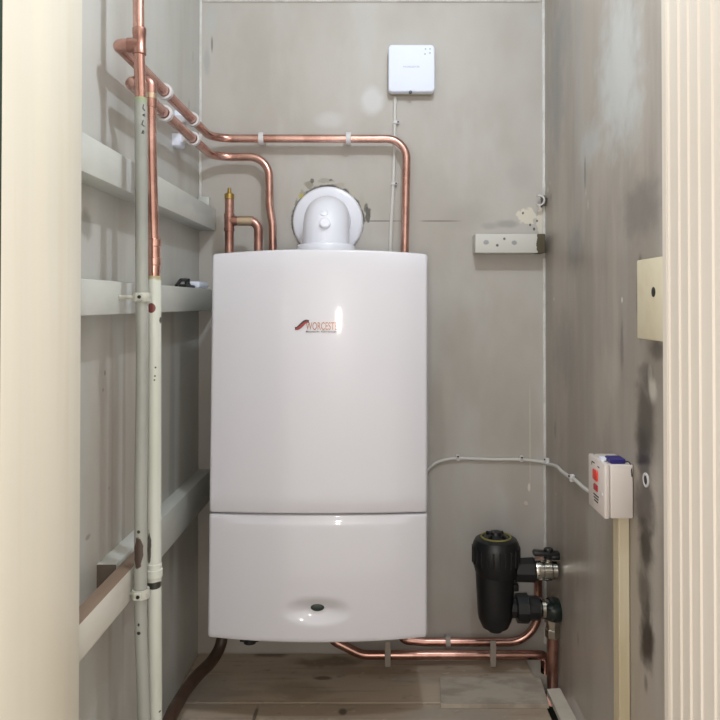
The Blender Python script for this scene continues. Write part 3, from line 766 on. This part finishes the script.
obj('printed_name', move(t, P(403, 67.6, YHf)+Vector((0, 0, 0))), M_GREYINK, hub)
q = P(410.5, 92.5, YHf); bm = new(); lathe(bm, (q.x, YHf+.004, q.z+.001), (0, -1, 0), [(0, .0042), (.0045, .0042), (.0048, .003)], 16)
obj('release_button', bm, M_METALD, hub)
YC = YB-.0045
pts = spline([P(395.2, 97, YC), P(394.8, 120, YC), P(394.3, 150, YC), P(393, 190, YC), P(391.2, 225, YC), (P(390, 250, YC).x, YC, ZTOP-.013)], 5)
tag(obj('cable', sweep(new(), pts, .0042, 12), M_CABLE), 'white cable running down from the hub to the boiler top', 'cable')
def nail_clip(p, nrm, side, label, mat=M_CLIPW, nail=M_METALD):
    t = thing('cable_clip', label, 'cable clip', p, 'small nailed cable clips')
    p = Vector(p); n = Vector(nrm); s = Vector(side)
    x = n.cross(s)
    bm = new(); A = p - s*.005 - x*.004; B = p + s*.011 + x*.004 + n*.0105
    lo = Vector([min(u, w) for u, w in zip(A, B)]); hi = Vector([max(u, w) for u, w in zip(A, B)])
    obj('saddle', box(bm, lo, hi, .0015, 1), mat, t)
    obj('nail', lathe(new(), p + s*.0075 + n*.0095, n, [(0, .0016), (.003, .0016), (.0032, .0024), (.004, .0022)], 10), nail, t)
nail_clip(P(395, 123, YB-.0005), (0, -1, 0), (1, 0, 0), 'small white clip on the hub cable, just below the hub')
nail_clip(P(393, 184, YB-.0005), (0, -1, 0), (1, 0, 0), 'small white clip on the hub cable, below the copper pipe')
# supply cable from boiler side to the switch
XC = XR-.0045
pts = [(P(424, 478, YC).x, YC, P(424, 478, YC).z)] + [P(*q, YC) for q in ((428, 470), (436, 463), (447, 459.5), (460, 458.4), (490, 459.4), (520, 459.5), (535, 461))] 
pts += [Vector((XC-.006, YC, P(543, 462, YC).z)), Vector((XC, YC-.012, P(548, 462.4, YB).z))] + [PW(*q, XC) for q in ((556, 466), (562, 471.5), (568, 476), (575, 480), (583, 487), (590, 492), (596, 494))]
tag(obj('cable', sweep(new(), spline(pts, 6), .0041, 12), M_CABLE), 'white cable looping from boiler side round the corner to the switch', 'cable')
for q, l in (((549.5, 462.5), 'small white cable clip on right wall, nearest the corner'), ((574.5, 479.5), 'small white cable clip on right wall, nearest the switch box')):
    p = PW(*q, XR-.0005); nail_clip(p, (-1, 0, 0), (0, 0, 1), l)
for q, l in (((457.5, 458.5), 'cable clip with dark nail on back wall, nearer the boiler'), ((521, 459.5), 'cable clip with dark nail on back wall, nearer the corner')):
    p = P(*q, YB-.0005); nail_clip(p, (0, -1, 0), (0, 0, 1), l, M_CABLE, M_INK)

# ------------------------------------------------------------------ switch box on the right wall
xs0 = .381; y0 = 1.205; y1 = 1.296
z1 = PW(604, 464.5, xs0).z; z0 = PW(604, 518.5, xs0).z
sw = thing('fused_switch', 'white fused switch box with red rocker and neon, on the right wall', 'switch', (XR, (y0+y1)/2, z0))
obj('back_box', box(new(), (xs0+.010, y0, z0), (XR-.0005, y1, z1), .003, 2), M_SWITCH, sw)
plate = obj('face_plate', box(new(), (xs0, y0-.0006, z0-.0006), (xs0+.0095, y1+.0006, z1+.0006), .003, 2), M_SWITCH, sw)
yc = (y0+y1)/2; zc = (z0+z1)/2
obj('rocker', box(new(), (xs0-.003, yc-.012, zc+.008), (xs0+.001, yc+.012, zc+.026), .0015, 2), M_RED, sw)
obj('neon', box(new(), (xs0-.002, yc-.010, zc-.010), (xs0+.001, yc+.010, zc+.001), .001, 1), M_REDD, sw)
bm = new()
for (dy, dz, ly) in ((.016, .036, .016), (-.014, .034, .010), (0, -.018, .030), (0, -.023, .026), (0, -.028, .022)):
    obj('printed_line', box(new(), (xs0-.0004, yc+dy-ly/2, zc+dz-.001), (xs0+.0005, yc+dy+ly/2, zc+dz+.001)), M_INK, plate)
obj('printed_line', box(new(), (xs0-.0004, yc+.023, zc+.030), (xs0+.0005, yc+.025, zc+.0352)), M_INK, plate)
bm = new(); lathe(bm, (xs0, y0+.012, zc-.008), (-1, 0, 0), [(-.001, .004), (.001, .004), (.0014, .003)], 14); obj('screw_cap', bm, M_CLIPW, sw)
box_z = z1+.0005
bm = new(); c = PW(619, 460, .402)
box(bm, (.3925, y0+.004, box_z), (.4185, y0+.034, box_z+.008), .0015, 1)
obj('blue_tab', bm, M_BLUE, sw)
obj('terminal_tab', box(new(), (.3830, y0+.022, box_z), (.3920, y0+.036, box_z+.006), .001, 1), M_HUB, sw)
bm = new(); sweep(bm, path([(.4187, y0+.010, box_z+.002), (.424, y0+.006, box_z+.0035), (.4265, y0+.002, box_z-.002), (.4265, y0-.002, box_z-.02)], .004, 4), .0011, 8)
obj('tie_wire', bm, M_INK, sw)
# pine strip below the switch
bm = new(); box(bm, (.411, 1.2235, -.09), (XR-.0005, 1.254, z0-.001), .0015, 1)
tag(obj('wooden_strip', bm, M_PINE), 'pale pine batten standing upright below the switch box on the right wall', 'batten')

# cream block behind the right jamb
t = thing('wooden_block', 'cream painted wooden block with a screw hole on right wall by the reeded jamb', 'block', (.42, 1.03, H-.055))
obj('block', box(new(), (.410, .906, H-.0555), (XR+.001, 1.132, H+.0670), .002, 2), M_CREAMB, t)
q = PW(653.5, 292, .410); bm = new(); lathe(bm, q+Vector((.002, 0, 0)), (-1, 0, 0), [(0, .0075), (.0024, .0075), (.0028, .006)], 16)
obj('screw_hole', bm, M_INK, t)
# wall plug rings and old clip
q = PW(646.5, 480, XR); t = thing('wall_plug', 'white ringed wall plug hole on right wall beside the switch box', 'wall plug', q)
obj('ring', tube_ring(new(), q+Vector((-.001, 0, 0)), (1, 0, 0), .0075, .0115, .002, 24), M_CLIPW, t)
obj('hole', lathe(new(), q, (-1, 0, 0), [(0.0003, .0074), (.0015, .0074)], 16), M_INK, t)
q = P(539.5, 200.5, YB-.02); t = thing('pipe_clip', 'broken white pipe clip stuck in the right rear corner above chipped batten', 'pipe clip', (q.x, YB, q.z))
obj('broken_ring', tube_ring(new(), (q.x-.002, YB-.024, q.z), (0, 1, 0), .0105, .0140, .010, 22, -.62*PI, .62*PI), M_CLIPW, t)
bm = new(); box(bm, (q.x+.012, YB-.020, q.z-.012), (XR-.008, YB-.001, q.z+.010), .003, 1); cyl(bm, (q.x+.004, YB-.022, q.z), (XR-.0005, YB-.022, q.z+.008), .004, 10)
obj('corroded_base', bm, simple('corroded_metal', '#5a564e', .7, .3, mott=('#8d887c', 60, .6)), t)

# ------------------------------------------------------------------ hose and loose boards
pts = spline([P(222.5, 636, 1.72), P(219.5, 648, 1.71), P(211, 662, 1.68), P(199, 674, 1.63), P(189, 686, 1.58), P(179, 701, 1.52), P(170, 719, 1.45), (-.413, 1.36, .02)], 8)
for p in pts: p.z = max(p.z, .016); p.x = max(p.x, XL+.016)
tag(obj('drain_pipe', sweep(new(), pts, .0135, 16), M_HOSE), 'dark brown drain pipe curving from boiler underside down along left wall', 'pipe')
# raised loose board in front of the pipes on the right, and the narrow batten closing the boards
def floorpt(px, py, z=0):
    d = ray(px, py); k = (z-H)/d.z; return Vector((d.x*k, d.y*k, z))
a = floorpt(440, 677, .010); b = floorpt(538, 677, .010); c = floorpt(549, 704, .010); d = floorpt(441, 704, .010)
bm = new(); vs = [bm.verts.new(p) for p in (d, c, b + Vector((.004, -.006, 0)), b + Vector((-.006, .002, 0)), a)]
vs2 = [bm.verts.new(v.co - Vector((0, 0, .0095))) for v in vs]
bm.faces.new(vs); bm.faces.new(vs2[::-1])
for k in range(5): j = (k+1) % 5; bm.faces.new((vs[j], vs[k], vs2[k], vs2[j]))
tag(obj('loose_board', bm, M_PLANKL), 'short greyish loose floorboard lying in front of the bottom pipes at right', 'board')
a = floorpt(547, 689, .012); b = floorpt(560, 688, .012); c = floorpt(590, 745, .012); d = floorpt(572, 745, .012)
bm = new(); vs = [bm.verts.new(p) for p in (d, c, b, a)]; vs2 = [bm.verts.new(v.co - Vector((0, 0, .0115))) for v in vs]
bm.faces.new(vs); bm.faces.new(vs2[::-1])
for k in range(4): j = (k+1) % 4; bm.faces.new((vs[j], vs[k], vs2[k], vs2[j]))
tag(obj('edging_strip', bm, M_PLANKW), 'pale narrow wooden strip on the floor edge in the right corner', 'board')

# ------------------------------------------------------------------ light
def light(name, kind, loc, energy, col, **k):
    d = bpy.data.lights.new(name, kind); d.energy = energy; d.color = col
    for a, b in k.items(): setattr(d, a, b)
    o = bpy.data.objects.new(name, d); COL.objects.link(o); o.location = loc; return o
light('ceiling_lamp', 'POINT', (.13, .84, H+.93), 16, (.80, .89, 1.), shadow_soft_size=.02)
o = light('phone_torch', 'AREA', (-.045, -.01, H-.07), 2.2, (1., .95, .88), shape='RECTANGLE', size=.032, size_y=.075)
o.rotation_euler = (PI/2, 0, 0)
w = bpy.data.worlds.new('hall'); scene.world = w; w.use_nodes = True
bg = w.node_tree.nodes['Background']; bg.inputs[0].default_value = (1., .92, .83, 1); bg.inputs[1].default_value = 1.1
vs = scene.view_settings
vs.view_transform = 'Standard'; vs.look = 'None'; vs.exposure = .15; vs.gamma = 1; vs.use_curve_mapping = False
